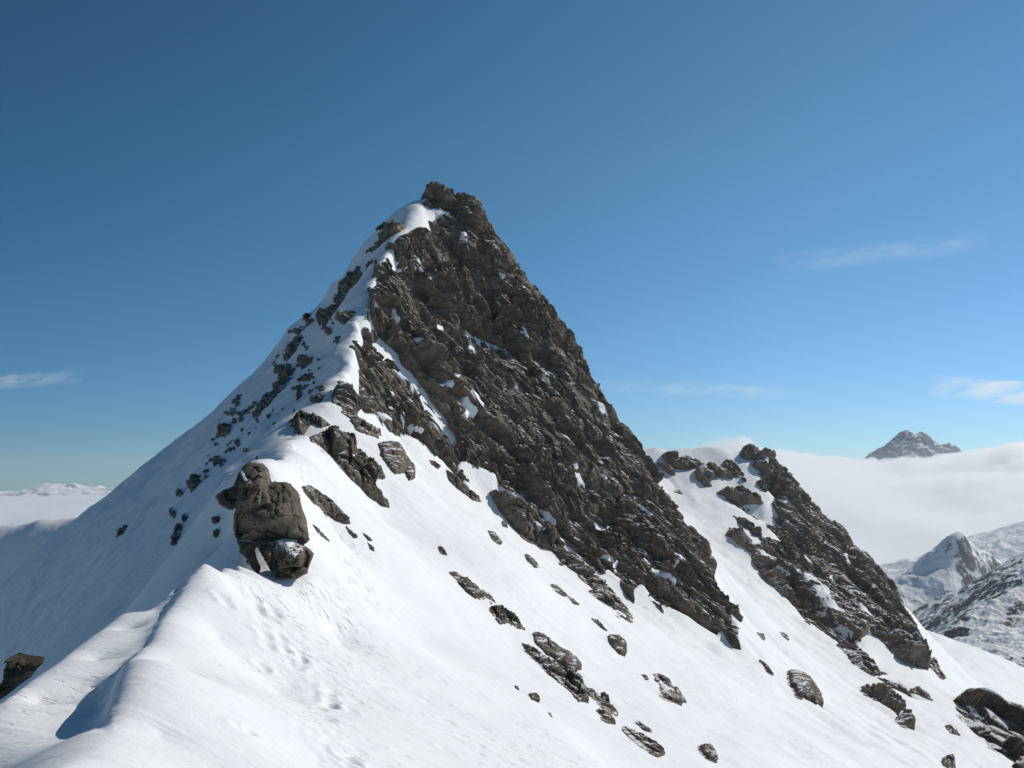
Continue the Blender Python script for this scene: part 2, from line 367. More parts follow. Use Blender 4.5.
# ------------------------------------------------------------------ snow sheet
def snow_detail(X, Y, Z):
    P = np.stack([X.ravel(), Y.ravel(), Z.ravel()], -1)
    k = np.clip(Y.ravel() / 40, .35, 3)
    d = .16 * k * fbm(P / 6, 3, 3) * 1.2
    q = P @ np.array([[.75, .3, -.6], [-.3, .95, .0], [.6, .2, .78]]).T
    q[:, 0] *= .45
    d = d + .05 * k * fbm(q / 1.3, 4, 9)
    X_, Y_ = X.ravel(), Y.ravel(); qx, qy = proj(X_, Y_, Z.ravel())
    scuff = np.exp(-((qx - 275 - .35 * (qy - 600)) / 26) ** 2) * np.clip((qy - 585) / 20, 0, 1) * (Y_ < 60)
    gm_ = sdf(qx, qy, [(650, 475), (690, 480), (760, 560), (860, 670), (960, 750), (900, 790), (800, 740), (740, 650), (712, 590), (700, 540)])
    gw = np.clip(gm_ / 14, 0, 1) * ((Y_ > 95) & (Y_ < 232))
    al = np.array([.55, -.60, -.58]); ac = np.array([.74, .67, .0]); m = gw > 0; gq = np.stack([P[m] @ ac / 1.5, P[m] @ al / 26, 0 * P[m, 0]], -1)
    d[m] += gw[m] * (.32 * fbm(gq, 3, 88) - .25 * np.clip(fbm(gq * .5, 2, 89), 0, 1))
    m = scuff > .02; dd = np.zeros(len(d)); dd[m] = .05 * scuff[m] * fbm(P[m] / .33, 3, 19); d = d + dd
    return d.reshape(X.shape)

a_in = np.arange(-.60, .60, .0021); a_out = np.arange(.61, 1.3, .02)
av = np.r_[-a_out[::-1], a_in, a_out]
lv = np.r_[np.arange(math.log(2.3), math.log(60), .0031), np.arange(math.log(60), math.log(130), .0024), np.arange(math.log(130), math.log(475), .0045)]
Yg = np.exp(lv)[:, None] + 0 * av[None]; Xg = av[None] * Yg
Zg = S.z(Xg, Yg)
Zg = Zg + snow_detail(Xg, Yg, Zg)
# old footprints and scuffs where people went up and down beside the crest
rt = np.random.default_rng(4)
tr = [(222 + 3 * k, 596 + 5 * k) for k in range(3)] + [(250 + 2.2 * k + 3 * (k % 2), 592 + 7 * k) for k in range(9)] + [(272 + 1.6 * k + 4 * (k % 2), 612 + 6 * k) for k in range(8)] + [(300 + 9 * k, 606 + 5 * k + 2 * (k % 2)) for k in range(5)]
tr += [(318 + 14 * rt.random(), 690 + 34 * rt.random()) for _ in range(12)] + [(288 + 26 * rt.random(), 650 + 18 * rt.random()) for _ in range(8)] + [(262, 668), (266, 672), (243, 732), (252, 735)] + [(345 + 14 * rt.random(), 755 + 14 * rt.random()) for _ in range(5)]
tr += [(330 + 300 * rt.random(), 600 + 160 * rt.random()) for _ in range(60)] + [(420 + 160 * rt.random(), 500 + 120 * rt.random()) for _ in range(50)]
tr = np.array(tr); ty = S.hit(tr[:, 0], tr[:, 1], 8, 110)
for k, ((tx, tpy), yy) in enumerate(zip(tr, ty)):
    if not np.isfinite(yy): continue
    x0 = unp(tx, tpy, yy)[0]; r_ = (.09 + .07 * rt.random()); dk = .75 if k < 54 else .4
    i0, i1 = np.searchsorted(lv, [math.log(yy - 1.5), math.log(yy + 1.5)]); j0, j1 = np.searchsorted(av, [(x0 - 1.4) / yy, (x0 + 1.4) / yy])
    dx = Xg[i0:i1, j0:j1] - x0; dy = Yg[i0:i1, j0:j1] - yy; an = rt.random() * 1.2 - .6
    d2 = (dx * math.cos(an) + dy * math.sin(an)) ** 2 / 1.9 + (dy * math.cos(an) - dx * math.sin(an)) ** 2
    Zg[i0:i1, j0:j1] += dk * .75 * r_ * (-np.exp(-d2 / (r_ * r_)) + .4 * np.exp(-(np.sqrt(d2) - 1.7 * r_) ** 2 / (r_ * .5) ** 2))
for polys, y0, y1, dep in ((PEAK, 84, 172, 2.6), (BUTT, 140, 252, 3.2)):
    m = (Yg > y0 + 2) & (Yg < y1 - 2) & (np.abs(Xg / Yg) < .6)
    qx, qy = proj(Xg[m], Yg[m], S.z(Xg[m], Yg[m]))
    Zg[m] -= dep * np.clip((sdf_many(qx, qy, polys, 2) - 4.0) / 9, 0, 1)
V = np.stack([Xg, Yg, Zg], -1).reshape(-1, 3)
link('snow_slope', V, quads(*Xg.shape), M_snow, kind='structure')
print('snow', len(V), round(time.time() - T0, 1))

# ------------------------------------------------------------------ rock
def rockfield(P, sc=1.0, seed=0, octs=(6.5, 2.6, 1.05, .42), amp=(.80, .42, .20, .085), beds=0):
    D = np.array([.66, -.12, -.74])          # the beds dip down to the right
    q = P - (P @ D)[:, None] * D[None] * .6
    q = q + .30 * sc * np.stack([fbm(P / (2.2 * sc), 3, 31 + k + seed) for k in range(3)], -1)
    out = 0
    if beds:
        nb = np.array([.739, .264, .617]); b = P @ nb + .9 * sc * fbm(P / (7 * sc), 3, 21 + seed)
        for per, am in ((3.4, .95), (1.15, .34)):
            ph = b / (per * sc) + .35 * fbm(P / (4 * sc), 2, 25 + seed); fr = ph - np.floor(ph)
            lay = _h(np.floor(ph).astype(np.int32), np.zeros(len(P), np.int32), np.zeros(len(P), np.int32), seed + 3)
            out = out + am * sc * beds * ((1 - fr) ** 1.5 - .5 + .7 * (lay - .5)) * (.45 + .8 * np.clip(fbm(P / (9 * sc), 2, 27 + seed) + .3, 0, 1))
        out = out + 1.5 * sc * beds * (.45 - np.abs(fbm(P * np.array([1, 1, .5]) / (12 * sc), 3, 29 + seed)) * 2.2)
        vb, cb = cells(q / (12.5 * sc), seed + 90); out = out + sc * (1.5 * vb - .9 * np.exp(-cb * 14))
        calm = np.clip(.35 + 1.6 * (fbm(P / (8 * sc), 2, 95 + seed) + .25), .5, 1.3)
    for k, (o, a) in enumerate(zip(octs, amp)):
        v, c = cells(q / (o * sc), seed + 11 * k)
        out = out + a * sc * (1.9 * v - .55 * np.exp(-c * 9)) * (calm if (beds and k > 0) else 1)
    return out

def rock_window(name, polys, px0, px1, Y0, Y1, stepa, stepl, m, patches, label, cat, sc=1.0, seed=0, raise_=.42, warp=2.2, edge=5.0, **kw):
    a = np.arange((px0 - 512) / F, (px1 - 512) / F, stepa); l = np.arange(math.log(Y0), math.log(Y1), stepl)
    Y = np.exp(l)[:, None] + 0 * a[None]; X = a[None] * Y; Z = S.z(X, Y)
    nrm = grid_normals(X, Y, Z)
    nrm = np.stack([gblur(nrm[..., k], 5) for k in range(3)], -1); nrm /= np.linalg.norm(nrm, axis=-1, keepdims=True)
    P0 = np.stack([X, Y, Z], -1).reshape(-1, 3)
    px, py = proj(P0[:, 0], P0[:, 1], P0[:, 2])
    wx = warp * fbm(P0 / 1.6, 3, 51 + seed); wy = warp * fbm(P0 / 1.6, 3, 61 + seed)
    s = sdf_many(px + wx, py + wy, polys, 30)
    keep = (s > -edge - 3).reshape(X.shape)
    act = keep.ravel()
    disp = np.zeros(len(P0)); disp[act] = rockfield(P0[act], sc, seed, amp=(.78, .60, .34, .16), beds=.7)
    e = np.clip(s / edge, -1.4, 1)
    off = np.where(e > 0, raise_ * np.sqrt(np.clip(e, 0, 1)), e * 1.3) + disp * np.clip(.5 + .5 * e, .0, 1)
    Pd = P0 + nrm.reshape(-1, 3) * off[:, None]
    root = bpy.data.objects.new(name, None); C.collection.objects.link(root)
    root['label'] = label; root['category'] = cat
    q = quads(*X.shape, keep)
    mid = Pd[act].mean(0)
    root.location = (mid[0], mid[1], Pd[act][:, 2].min())
    vv, qq = compact(Pd, q)
    o = link('rock', vv - np.array(root.location), qq, m, root, smooth=False)
    # snow lying on the rock: smooth shells over the averaged relief
    if patches:
        offg = gblur(off.reshape(X.shape), 4.5).ravel()
        n2 = fbm(P0 / .9, 3, 77)
        w3 = 2.6 * fbm(P0 / .7, 4, 99 + seed); sp_ = sdf_many(px + .9 * wx + w3, py + .9 * wy + w3, patches, 10)
        pk = (sp_ > -2.6) & (s > -edge)
        h = offg + np.where(sp_ > 0, .12 + .20 * np.sqrt(np.clip(sp_ / 4, 0, 1)), .12 + sp_ * .38) * (sc if sc < 1.2 else .9) + .10 * n2 * sc
        Ps = P0 + nrm.reshape(-1, 3) * h[:, None]
        q = quads(*X.shape, pk.reshape(X.shape))
        if len(q):
            lab = comps(q, len(P0)); ids, cnt = np.unique(lab, return_counts=True)
            order = ids[np.argsort(-cnt)][:100]
            for i_ in order:
                f = q[lab == i_]
                if len(f) < 12: continue
                vv, qq = compact(Ps, f)
                link('snow_patch', vv - np.array(root.location), qq, M_patch, root)
    return root

#ROCKS
pp = [[(434, 186), (446, 187), (456, 193), (444, 192)], [(428, 212), (440, 206), (450, 214), (447, 219), (438, 216), (426, 224), (416, 230), (414, 226)],
      [(402, 266), (412, 268), (414, 258), (418, 268), (410, 271)], [(433, 286), (440, 283), (455, 291), (453, 294), (440, 288)], [(457, 233), (464, 236), (466, 256), (461, 248)],
      [(427, 315), (434, 316), (444, 325), (452, 337), (447, 335), (438, 324)], [(472, 356), (480, 353), (492, 359), (498, 366), (486, 361), (474, 361)],
      [(393, 362), (397, 360), (402, 374), (412, 383), (426, 396), (424, 400), (414, 393), (404, 386), (398, 377)], [(403, 380), (412, 386), (421, 397), (428, 402), (418, 400), (408, 392)],
      [(418, 405), (426, 407), (440, 410), (450, 418), (461, 424), (458, 430), (446, 424), (432, 418)], [(459, 400), (467, 406), (474, 414), (466, 419), (460, 412)],
      [(440, 386), (449, 384), (446, 392)], [(565, 464), (572, 467), (582, 480), (586, 486), (576, 481), (568, 474)], [(599, 548), (612, 553), (622, 558), (619, 569), (610, 564), (602, 556)],
      [(637, 542), (645, 550), (656, 564), (670, 576), (681, 583), (676, 584), (662, 577), (648, 563)], [(672, 553), (682, 557), (686, 562), (676, 565)],
      [(587, 404), (596, 409), (604, 420), (598, 418)], [(559, 434), (566, 438), (573, 444), (566, 443)], [(634, 496), (643, 502), (660, 517), (652, 514)], [(633, 517), (643, 523), (636, 522)],
      [(358, 400), (362, 404), (372, 413), (382, 415), (392, 425), (384, 423), (372, 418), (362, 412)], [(488, 478), (500, 483), (518, 492), (531, 503), (520, 503), (505, 497), (494, 490)],
      [(539, 512), (546, 515), (554, 524), (552, 528), (544, 521)], [(556, 534), (564, 540), (574, 548), (583, 555), (578, 557), (566, 550), (558, 543)],
      [(352, 326), (359, 334), (366, 345), (358, 340)], [(398, 262), (402, 254), (404, 260)], [(375, 296), (386, 291), (384, 296)], [(358, 303), (368, 302), (372, 308), (364, 311), (366, 306)],
      [(418, 279), (428, 285), (426, 290), (420, 285)], [(496, 275), (502, 278), (500, 284)], [(470, 312), (480, 318), (476, 318)], [(447, 265), (455, 269), (452, 271)],
      [(576, 485), (582, 492), (580, 497)], [(598, 476), (606, 481), (602, 484)], [(430, 330), (438, 345), (434, 342)], [(505, 388), (512, 400), (508, 396)], [(394, 310), (402, 319), (398, 319)], [(386, 330), (392, 333), (388, 335)],
      [(399, 412), (402, 416), (405, 428), (401, 422)], [(410, 425), (417, 428), (425, 436), (416, 431)], [(437, 427), (446, 434), (457, 447), (448, 441)], [(429, 421), (434, 425), (438, 432), (432, 428)],
      [(361, 398), (366, 400), (370, 405), (364, 402)], [(388, 391), (394, 393), (396, 398), (390, 396)], [(434, 397), (441, 400), (444, 407), (437, 404)], [(474, 462), (480, 465), (485, 470), (478, 467)],
      [(410, 268), (420, 276), (418, 278), (409, 271)], [(448, 298), (452, 300), (462, 312), (455, 307)], [(412, 340), (418, 345), (424, 354), (417, 349)], [(446, 345), (451, 349), (456, 358), (450, 353)],
      [(520, 330), (524, 336), (526, 344), (521, 338)], [(540, 372), (545, 378), (548, 386), (542, 380)], [(520, 448), (528, 452), (534, 460), (526, 456)], [(549, 486), (556, 490), (562, 498), (555, 494)], [(644, 540), (650, 545), (656, 553), (649, 549)], [(392, 345), (398, 350), (404, 359), (397, 354)]]
rock_window('rock_peak', PEAK, 318, 765, 84, 172, .00075, .00085, M_rock, pp,
            'tall pointed brown rock peak streaked with snow above the white slope', 'rock peak', seed=1)
print('peak', round(time.time() - T0, 1))

bp = [[(772, 497), (784, 499), (792, 505), (783, 504)], [(756, 452), (764, 462), (768, 474), (762, 464)], [(800, 575), (812, 580), (824, 590), (830, 604), (840, 612), (852, 620), (846, 622), (832, 614), (822, 606), (812, 596), (804, 586)],
      [(808, 583), (816, 592), (822, 606), (814, 600)], [(765, 558), (774, 562), (786, 570), (798, 576), (788, 576), (774, 568)], [(794, 553), (804, 557), (812, 562), (804, 561)], [(856, 606), (864, 611), (872, 618), (864, 616)],
      [(833, 618), (842, 628), (850, 634), (842, 632)], [(860, 622), (868, 634), (880, 642), (872, 642)], [(834, 640), (846, 650), (856, 662), (848, 658)], [(820, 566), (830, 570), (838, 576), (830, 574)], [(724, 488), (734, 482), (740, 486), (733, 488)], [(750, 548), (762, 556), (770, 563), (760, 559)], [(880, 690), (888, 693), (886, 696)]]
rock_window('rock_buttress', BUTT, 640, 960, 140, 252, .00085, .0010, M_butt, bp,
            'lower dark rock buttress with a corniced snow top, right of the snow gully', 'rock buttress', sc=1.35, seed=200, raise_=.9, warp=1.5, edge=3.2)
print('buttress', round(time.time() - T0, 1))

# ------------------------------------------------------------------ single outcrops and stones
def surf_normal(x, y, e=.8):
    x = np.array([x]); y = np.array([y])
    gx = (S.z(x + e, y) - S.z(x - e, y)) / (2 * e); gy = (S.z(x, y + e) - S.z(x, y - e)) / (2 * e)
    n = np.array([-gx[0], -gy[0], 1.]); return n / np.linalg.norm(n)

def outcrop(poly, label, cat='rock', name='rock_outcrop', h=.35, seed=0, m=None, Yc=None, group=None, step=.55, warp=1.0, snow=None, kn=2.6, edge=None):
    P = np.array(poly, float); c = P.mean(0)
    if Yc is None:
        Yh = S.hit(P[:, 0] * .7 + c[0] * .3, P[:, 1] * .7 + c[1] * .3)
        Yc = float(np.nanmedian(Yh)) if np.isfinite(Yh).any() else 100.
    x0, y0 = P.min(0) - 4; x1, y1 = P.max(0) + 4
    gx, gy = np.meshgrid(np.arange(x0, x1, step), np.arange(y0, y1, step))
    Y = S.hit(gx.ravel(), gy.ravel(), Yc * .72, Yc * 1.38, .005).reshape(gx.shape)
    bad = ~np.isfinite(Y); Y[bad] = np.nanmedian(Y) if (~bad).any() else Yc
    Y = gblur(Y, 1.5)
    u = (gx - 512) / F; v = (384 - gy) / F; D = Y / (cp - v * sp)
    P0 = np.stack([u * D, Y, D * (sp + v * cp)], -1).reshape(-1, 3)
    mp = Yc / F                                        # metres per picture unit there
    w_ = warp
    Q = P0 / (6 * mp)
    s_ = sdf(gx.ravel() + w_ * fbm(Q, 3, seed + 3), gy.ravel() + w_ * fbm(Q, 3, seed + 8), poly)
    smax = max(1.2, s_.max()); e = edge or min(4.0, .6 * smax)
    nn = surf_normal(unp(*c, Yc)[0], Yc)
    nn = nn * .8 + np.array([0, -.35, .15]); nn /= np.linalg.norm(nn)
    size = smax * mp
    rel = rockfield(P0 * np.array([1, .3, 1]) * (1.1 / max(size, .05)), 1.0, seed, octs=(2.2, 1.0, .42), amp=(.34, .2, .09)) * size * .6 * kn
    h = h * 1.4
    t_ = np.clip(s_ / smax, 0, 1); ed = np.clip(s_ / e, -1.3, 1)
    off = np.where(ed > 0, h * size * 2.2 * np.sqrt(t_) + .05, ed * .9 * e * mp) + rel * np.clip(ed + .2, 0, 1)
    Pd = P0 + nn * off[:, None]
    q = quads(*gx.shape, (s_ > -1.4 * e).reshape(gx.shape))
    if not len(q): print('EMPTY', label); return None
    vv, qq = compact(Pd, q)
    loc = np.array([vv[:, 0].mean(), vv[:, 1].mean(), vv[:, 2].min()])
    o = link(name, vv - loc, qq, m or M_small, None, smooth=False, label=label, category=cat, group=group)
    o.location = loc
    if snow:
        sq = sdf_many(gx.ravel(), gy.ravel(), snow, 10)
        offb = gblur(off.reshape(gx.shape), 2.5).ravel() + np.where(sq > 0, .22 * size * np.sqrt(np.clip(sq / 4, 0, 1)) + .03, sq * .3 * mp)
        q = quads(*gx.shape, (sq > -3).reshape(gx.shape)); lab = comps(q, len(P0))
        for i_ in np.unique(lab):
            vv, qq = compact(P0 + nn * offb[:, None], q[lab == i_])
            p = link('snow_patch', vv - loc, qq, M_patch, o)
    return o

def blob(cx, cy, L, Wd, ang, seed, n=14):
    """ragged lens outline; ang in degrees, positive = rising to the right"""
    r = np.random.default_rng(seed); out = []
    for k in range(n):
        t_ = 2 * math.pi * k / n; j = 1 + .22 * r.standard_normal()
        x = .5 * L * math.cos(t_) * j; y = .5 * Wd * math.sin(t_) * (1 + .2 * r.standard_normal())
        c_, s_ = math.cos(R(ang)), math.sin(R(ang))
        out.append((cx + x * c_ + y * s_, cy - x * s_ + y * c_))
    return out

def boulder(poly, Yc, T, label, name='boulder', seed=0, m=None, step=.75, lean=0, facets=(1.7, .8, .32), amp=(.45, .2, .07), sc=1.0, snow=None, profile=.5, crack=.3, relief=None):
    P = np.array(poly, float); x0, y0 = P.min(0) - 2; x1, y1 = P.max(0) + 2
    gx, gy = np.meshgrid(np.arange(x0, x1, step), np.arange(y0, y1, step))
    mp = Yc / F
    B = np.stack([(gx - 512) * mp, gx * 0 + Yc, (484 - gy) * mp], -1).reshape(-1, 3)
    wv = [2.2 * fbm(B / (.6 * sc), 4, seed + 2 + k * 5) for k in (0, 1)]
    s_ = sdf(gx.ravel() + wv[0], gy.ravel() + wv[1], poly)
    smax = s_.max(); t_ = np.clip(s_ / smax, 0, 1)
    th = T * (1 - (1 - t_) ** 2.2) ** profile
    if relief:
        from mathutils import Vector as V2
        from mathutils.geometry import delaunay_2d_cdt
        pts = [V2(p) for p in poly] + [V2(p[:2]) for p in relief]; dd = [.22 * T] * len(poly) + [p[2] for p in relief]
        vo, _, fo, ov, _, _ = delaunay_2d_cdt(pts, [(k, (k + 1) % len(poly)) for k in range(len(poly))], [], 0, 1e-4)
        dv = [dd[o_[0]] if o_ else .3 for o_ in ov]; tt = np.zeros(gx.size); X_, Y_ = gx.ravel(), gy.ravel()
        for f_ in fo:
            (ax, ay), (bx, by), (cx_, cy_) = [vo[k] for k in f_[:3]]; det = (by - cy_) * (ax - cx_) + (cx_ - bx) * (ay - cy_)
            if abs(det) < 1e-6: continue
            l1 = ((by - cy_) * (X_ - cx_) + (cx_ - bx) * (Y_ - cy_)) / det; l2 = ((cy_ - ay) * (X_ - cx_) + (ax - cx_) * (Y_ - cy_)) / det
            m_ = (l1 >= -.01) & (l2 >= -.01) & (l1 + l2 <= 1.01); tt[m_] = (l1 * dv[f_[0]] + l2 * dv[f_[1]] + (1 - l1 - l2) * dv[f_[2]])[m_]
        th = gblur(tt.reshape(gx.shape), 1.1).ravel() * np.sqrt(np.clip(t_ * 9, 0, 1))
    keep = s_ > -.8
    v = (384 - gy.ravel()) / F; u = (gx.ravel() - 512) / F
    allV = []; allQ = []; 
    for sg in (-1, 1):
        Bq = B + np.array([0, sg * 50, 0])
        rel = 0
        for k, (o_, a_) in enumerate(zip(facets, amp)):
            va, cr = cells(Bq / (o_ * sc) + .25 * fbm(Bq / sc, 2, seed + 40 + k)[:, None], seed + 7 * k)
            rel = rel + a_ * sc * (1.6 * va - crack * np.exp(-cr * 14))
        Y = Yc + sg * (th + rel * np.clip(t_ * 5, 0, 1)) + lean * (gy.ravel() - P[:, 1].mean()) * mp
        D = Y / (cp - v * sp)
        # keep the outline where the boulder's own centre plane has it
        D0 = (Yc + lean * (gy.ravel() - P[:, 1].mean()) * mp) / (cp - v * sp)
        V = np.stack([u * D0 * (1 + .0 * D), Y, D0 * (sp + v * cp)], -1)
        q = quads(*gx.shape, keep.reshape(gx.shape))
        if sg > 0: q = q[:, ::-1]
        allQ.append(q + len(B) * len(allV)); allV.append(V)
    V = np.concatenate(allV); q = np.concatenate(allQ)
    vv, qq = compact(V, q); loc = np.array([vv[:, 0].mean(), Yc, vv[:, 2].min()])
    o = link(name, vv - loc, qq, m or M_boul, None, smooth=False, label=label, category='boulder'); o.location = loc
    if snow:
        sq = sdf_many(gx.ravel(), gy.ravel(), snow, 10)
        Vb = allV[0].copy(); yb = gblur(Vb[:, 1].reshape(gx.shape), 2.0).ravel()
        Vb[:, 1] = yb - np.where(sq > 0, .12 * np.sqrt(np.clip(sq / 3, 0, 1)) + .02, sq * .04)
        q = quads(*gx.shape, (sq > -2.5).reshape(gx.shape)); lab = comps(q, len(Vb))
        for i_ in np.unique(lab):
            vv, qq = compact(Vb, q[lab == i_]); link('snow_patch', vv - loc, qq, M_patch, o)
    return o

big = [(242.7, 467), (250, 463), (262.5, 464), (268, 470), (271, 481), (281, 483), (289.6, 485), (298, 492), (300, 504.6), (304, 514), (307, 523), (309, 540), (303, 546), (296, 541), (287, 540), (279, 540), (265, 543), (250, 543), (239.6, 542), (235, 535), (234, 527.5), (235, 518), (236.5, 509), (229, 510), (218.7, 504.6), (215.5, 497), (223, 490), (233, 486), (237.5, 475)]
boulder(big, 37.2, 1.25, 'massive pale brown boulder with a dark overhanging top, on the snow crest in the foreground', seed=5, lean=-.15, facets=(1.5, .65, .25), amp=(.17, .12, .06), crack=.25,
        relief=[(244, 480, .6), (256, 500, 1.25), (271, 516, 1.5), (283, 517, 1.5), (292, 512, 1.25), (252, 522, .95), (268, 533, .8), (293, 530, .95), (271, 492, .85), (284, 503, 1.1), (226, 499, .35), (236, 494, .45), (251, 474, .55), (263, 475, .7), (256, 484, .95), (267, 486, .95), (246, 508, .85), (280, 528, 1.0), (262, 510, 1.25), (240, 530, .5)],
        snow=[[(243, 471), (247, 470), (251, 477), (256, 482), (250, 480)]])
low = [(237, 540), (254, 538), (277, 537), (290, 540), (300, 544), (306, 548), (312.5, 553.5), (311, 563), (307, 573), (296, 579), (277, 579), (269, 569), (262, 556), (257, 546), (253, 550), (256, 560), (260, 568), (259, 576), (253, 570), (248, 560), (240, 550)]
boulder(low, 36.5, .6, 'dark fractured rock at the foot of the massive foreground boulder', name='rock_outcrop', seed=23, lean=-.3, m=M_small, amp=(.3, .22, .12), facets=(1.0, .45, .2),
        snow=[[(278, 540), (286, 538), (295, 541), (294, 547), (284, 545)], [(296, 550), (303, 552), (300, 555)]])

oc = outcrop
oc([(377, 445), (398, 445), (402, 452), (406, 462), (412, 470), (414, 480), (409, 481), (404, 474), (396, 474), (388, 467), (380, 456)], 'smooth grey slab rock alone on the lit snow just below the big rock face', h=.45, seed=1, name='boulder', cat='boulder', kn=.6)
oc([(308, 439), (320, 435), (335, 438), (350, 436), (357, 442), (357, 452), (350, 456), (349, 463), (356, 468), (366, 472), (373, 477), (376, 491), (384, 496), (389, 503), (390, 509), (382, 506), (372, 500), (362, 490), (352, 481), (344, 470), (334, 458), (322, 448)], 'long broken band of brown rock running down from the snow crest behind the boulder', h=.4, seed=2,
   snow=[[(349, 458), (356, 460), (366, 468), (362, 472), (352, 466)]])
oc([(352, 449), (360, 450), (370, 460), (381, 468), (385, 477), (376, 475), (366, 468), (357, 459)], 'narrow dark rock between the brown rock band and the smooth grey slab', h=.3, seed=3)
oc([(286, 428), (295, 420), (302, 414), (312, 415), (318, 418), (326, 421), (331, 425), (322, 429), (313, 425), (308, 430), (302, 436), (292, 436), (294, 430)], 'dark winged rock on the shaded side just above the lit snow crest', h=.4, seed=4)
oc([(302, 487), (311, 486), (322, 494), (331, 500), (340, 511), (349, 520), (350, 524), (341, 523), (331, 518), (322, 511), (313, 502)], 'flat dark slab in the sunny snow just right of the massive boulder', h=.3, seed=6)
oc([(346, 526), (352, 531), (358, 538), (354, 539), (348, 533)], 'small pointed rock just below the flat dark slab', h=.3, seed=7, cat='rock', name='small_rock')
oc([(361, 532), (367, 536), (373, 542), (368, 541)], 'thin rock chip, upper of the two right of the flat slab', seed=8, name='small_rock')
oc([(367, 543), (372, 546), (374, 551), (369, 549)], 'thin rock chip, lower of the two right of the flat slab', seed=9, name='small_rock')
oc([(311, 523), (320, 531), (330, 543), (320, 536)], 'sliver of rock in the snow right beside the massive boulder', seed=10, h=.2, name='small_rock')
oc([(345, 404), (352, 410), (360, 424), (372, 428), (382, 436), (378, 440), (366, 435), (356, 430), (348, 420), (340, 414)], 'ragged rock step at the left foot of the big rock face', seed=11, h=.4)
oc([(429, 460), (434, 461), (441, 467), (438, 469), (431, 465)], 'small dark stone close under the left half of the face', seed=12, name='small_rock')
oc([(446, 470), (455, 476), (466, 486), (478, 496), (481, 502), (472, 500), (460, 490), (450, 480)], 'dark ledge rock under the left half of the face', seed=13, h=.35)
oc([(490, 492), (498, 497), (512, 500), (526, 505), (536, 509), (537, 518), (546, 528), (556, 538), (552, 549), (540, 545), (526, 536), (512, 524), (500, 510)], 'large low dark rock at the middle of the face foot, snow ledge on top', seed=14, h=.35,
   snow=[[(528, 527), (536, 529), (540, 532), (530, 531)]])
oc([(556, 540), (566, 550), (577, 560), (583, 570), (576, 568), (564, 558), (556, 549)], 'dark wedge of rock under the face, right of the large low one', seed=15, h=.35)
oc([(583, 573), (592, 577), (603, 585), (612, 594), (622, 606), (634, 620), (632, 623), (620, 616), (608, 606), (596, 594), (586, 583)], 'long dark toe of rock sliding out of the right part of the face', seed=16, h=.35)
oc([(487, 531), (494, 534), (503, 544), (498, 545), (491, 539)], 'olive brown rock chip high on the sunlit slope', seed=17, h=.3, name='small_rock')
oc([(502, 521), (506, 523), (508, 527), (503, 525)], 'tiny stone high on the sunlit slope near the face foot', seed=18, name='small_rock')
oc([(523, 556), (530, 558), (537, 565), (542, 569), (534, 568), (527, 562)], 'rounded small rock on the slope below the large low rock', seed=19, h=.4, name='small_rock')
oc([(560, 559), (564, 560), (566, 564), (561, 563)], 'tiny stone below the dark wedge', seed=20, name='small_rock')
oc([(439, 546), (443, 549), (447, 554), (442, 552)], 'tiny lone stone in the upper middle of the open snow', seed=21, name='small_rock')
oc([(448, 573), (455, 573), (462, 577), (470, 582), (478, 590), (488, 594), (495, 601), (494, 607), (482, 606), (470, 595), (460, 585), (454, 578)], 'topmost long rock of the broken rib across the snow slope', seed=22, h=.35)
oc([(485, 608), (494, 608), (503, 612), (512, 618), (520, 625), (527, 632), (517, 630), (507, 624), (500, 625), (493, 617)], 'second rock down the broken rib on the snow slope', seed=23, h=.35)
oc([(532, 634), (541, 637), (550, 645), (558, 651), (567, 655), (573, 658), (578, 664), (582, 669), (578, 670), (573, 675), (564, 667), (556, 661), (546, 655), (535, 645)], 'blunt brown block, thickest rock in the middle of the broken rib', seed=24, h=.5, kn=.6)
oc([(521, 643), (530, 648), (538, 653), (545, 658), (556, 664), (564, 672), (572, 676), (580, 684), (585, 692), (588, 702), (579, 702), (570, 694), (562, 686), (549, 673), (538, 661), (528, 652)], 'long dark rock lying right under the blunt block of the rib', seed=25, h=.4)
oc([(583, 686), (591, 689), (602, 700), (612, 706), (617, 712), (606, 706), (596, 700), (588, 695)], 'thin rock trail starting at the lower end of the rib', seed=26, h=.25)
oc([(601, 693), (608, 696), (609, 702), (603, 699)], 'small square stone above the thin trail of the rib', seed=27, name='small_rock', h=.4)
oc([(598, 709), (604, 711), (611, 716), (615, 721), (609, 720), (603, 717)], 'small rock below the thin trail of the rib', seed=28, name='small_rock', h=.35)
oc([(625, 727), (632, 731), (643, 736), (651, 741), (658, 745), (664, 751), (660, 753), (652, 749), (644, 744), (634, 736)], 'lowest long rock of the broken rib', seed=29, h=.4)
oc([(637, 720), (645, 726), (652, 731), (645, 729)], 'sliver of rock just above the lowest long rock', seed=30, name='small_rock', h=.25)
oc([(607, 636), (617, 637), (624, 643), (626, 648), (625, 657), (619, 655), (612, 648)], 'stubby brown block standing alone in the snow under the right part of the face', seed=31, name='boulder', cat='boulder', h=.5, kn=.7)
oc([(653, 674), (660, 675), (668, 680), (674, 688), (681, 695), (686, 703), (680, 704), (672, 701), (664, 696), (657, 686)], 'humped rock with a snow spot, below and right of the stubby block', seed=32, h=.45, snow=[[(659, 684), (664, 687), (670, 694), (664, 692)]])
oc([(641, 674), (646, 676), (650, 681), (645, 680)], 'small rock touching the upper side of the humped rock', seed=33, name='small_rock')
oc([(528, 694), (535, 695), (540, 699), (539, 703), (532, 700)], 'dark lone stone below the upper rib on the open slope', seed=34, name='small_rock', h=.5)
oc([(514, 686), (518, 688), (519, 691), (515, 689)], 'tiny stone up and left of the dark lone stone', seed=35, name='small_rock')
oc([(547, 711), (551, 715), (552, 719), (548, 716)], 'tiny stone down and right of the dark lone stone', seed=36, name='small_rock')
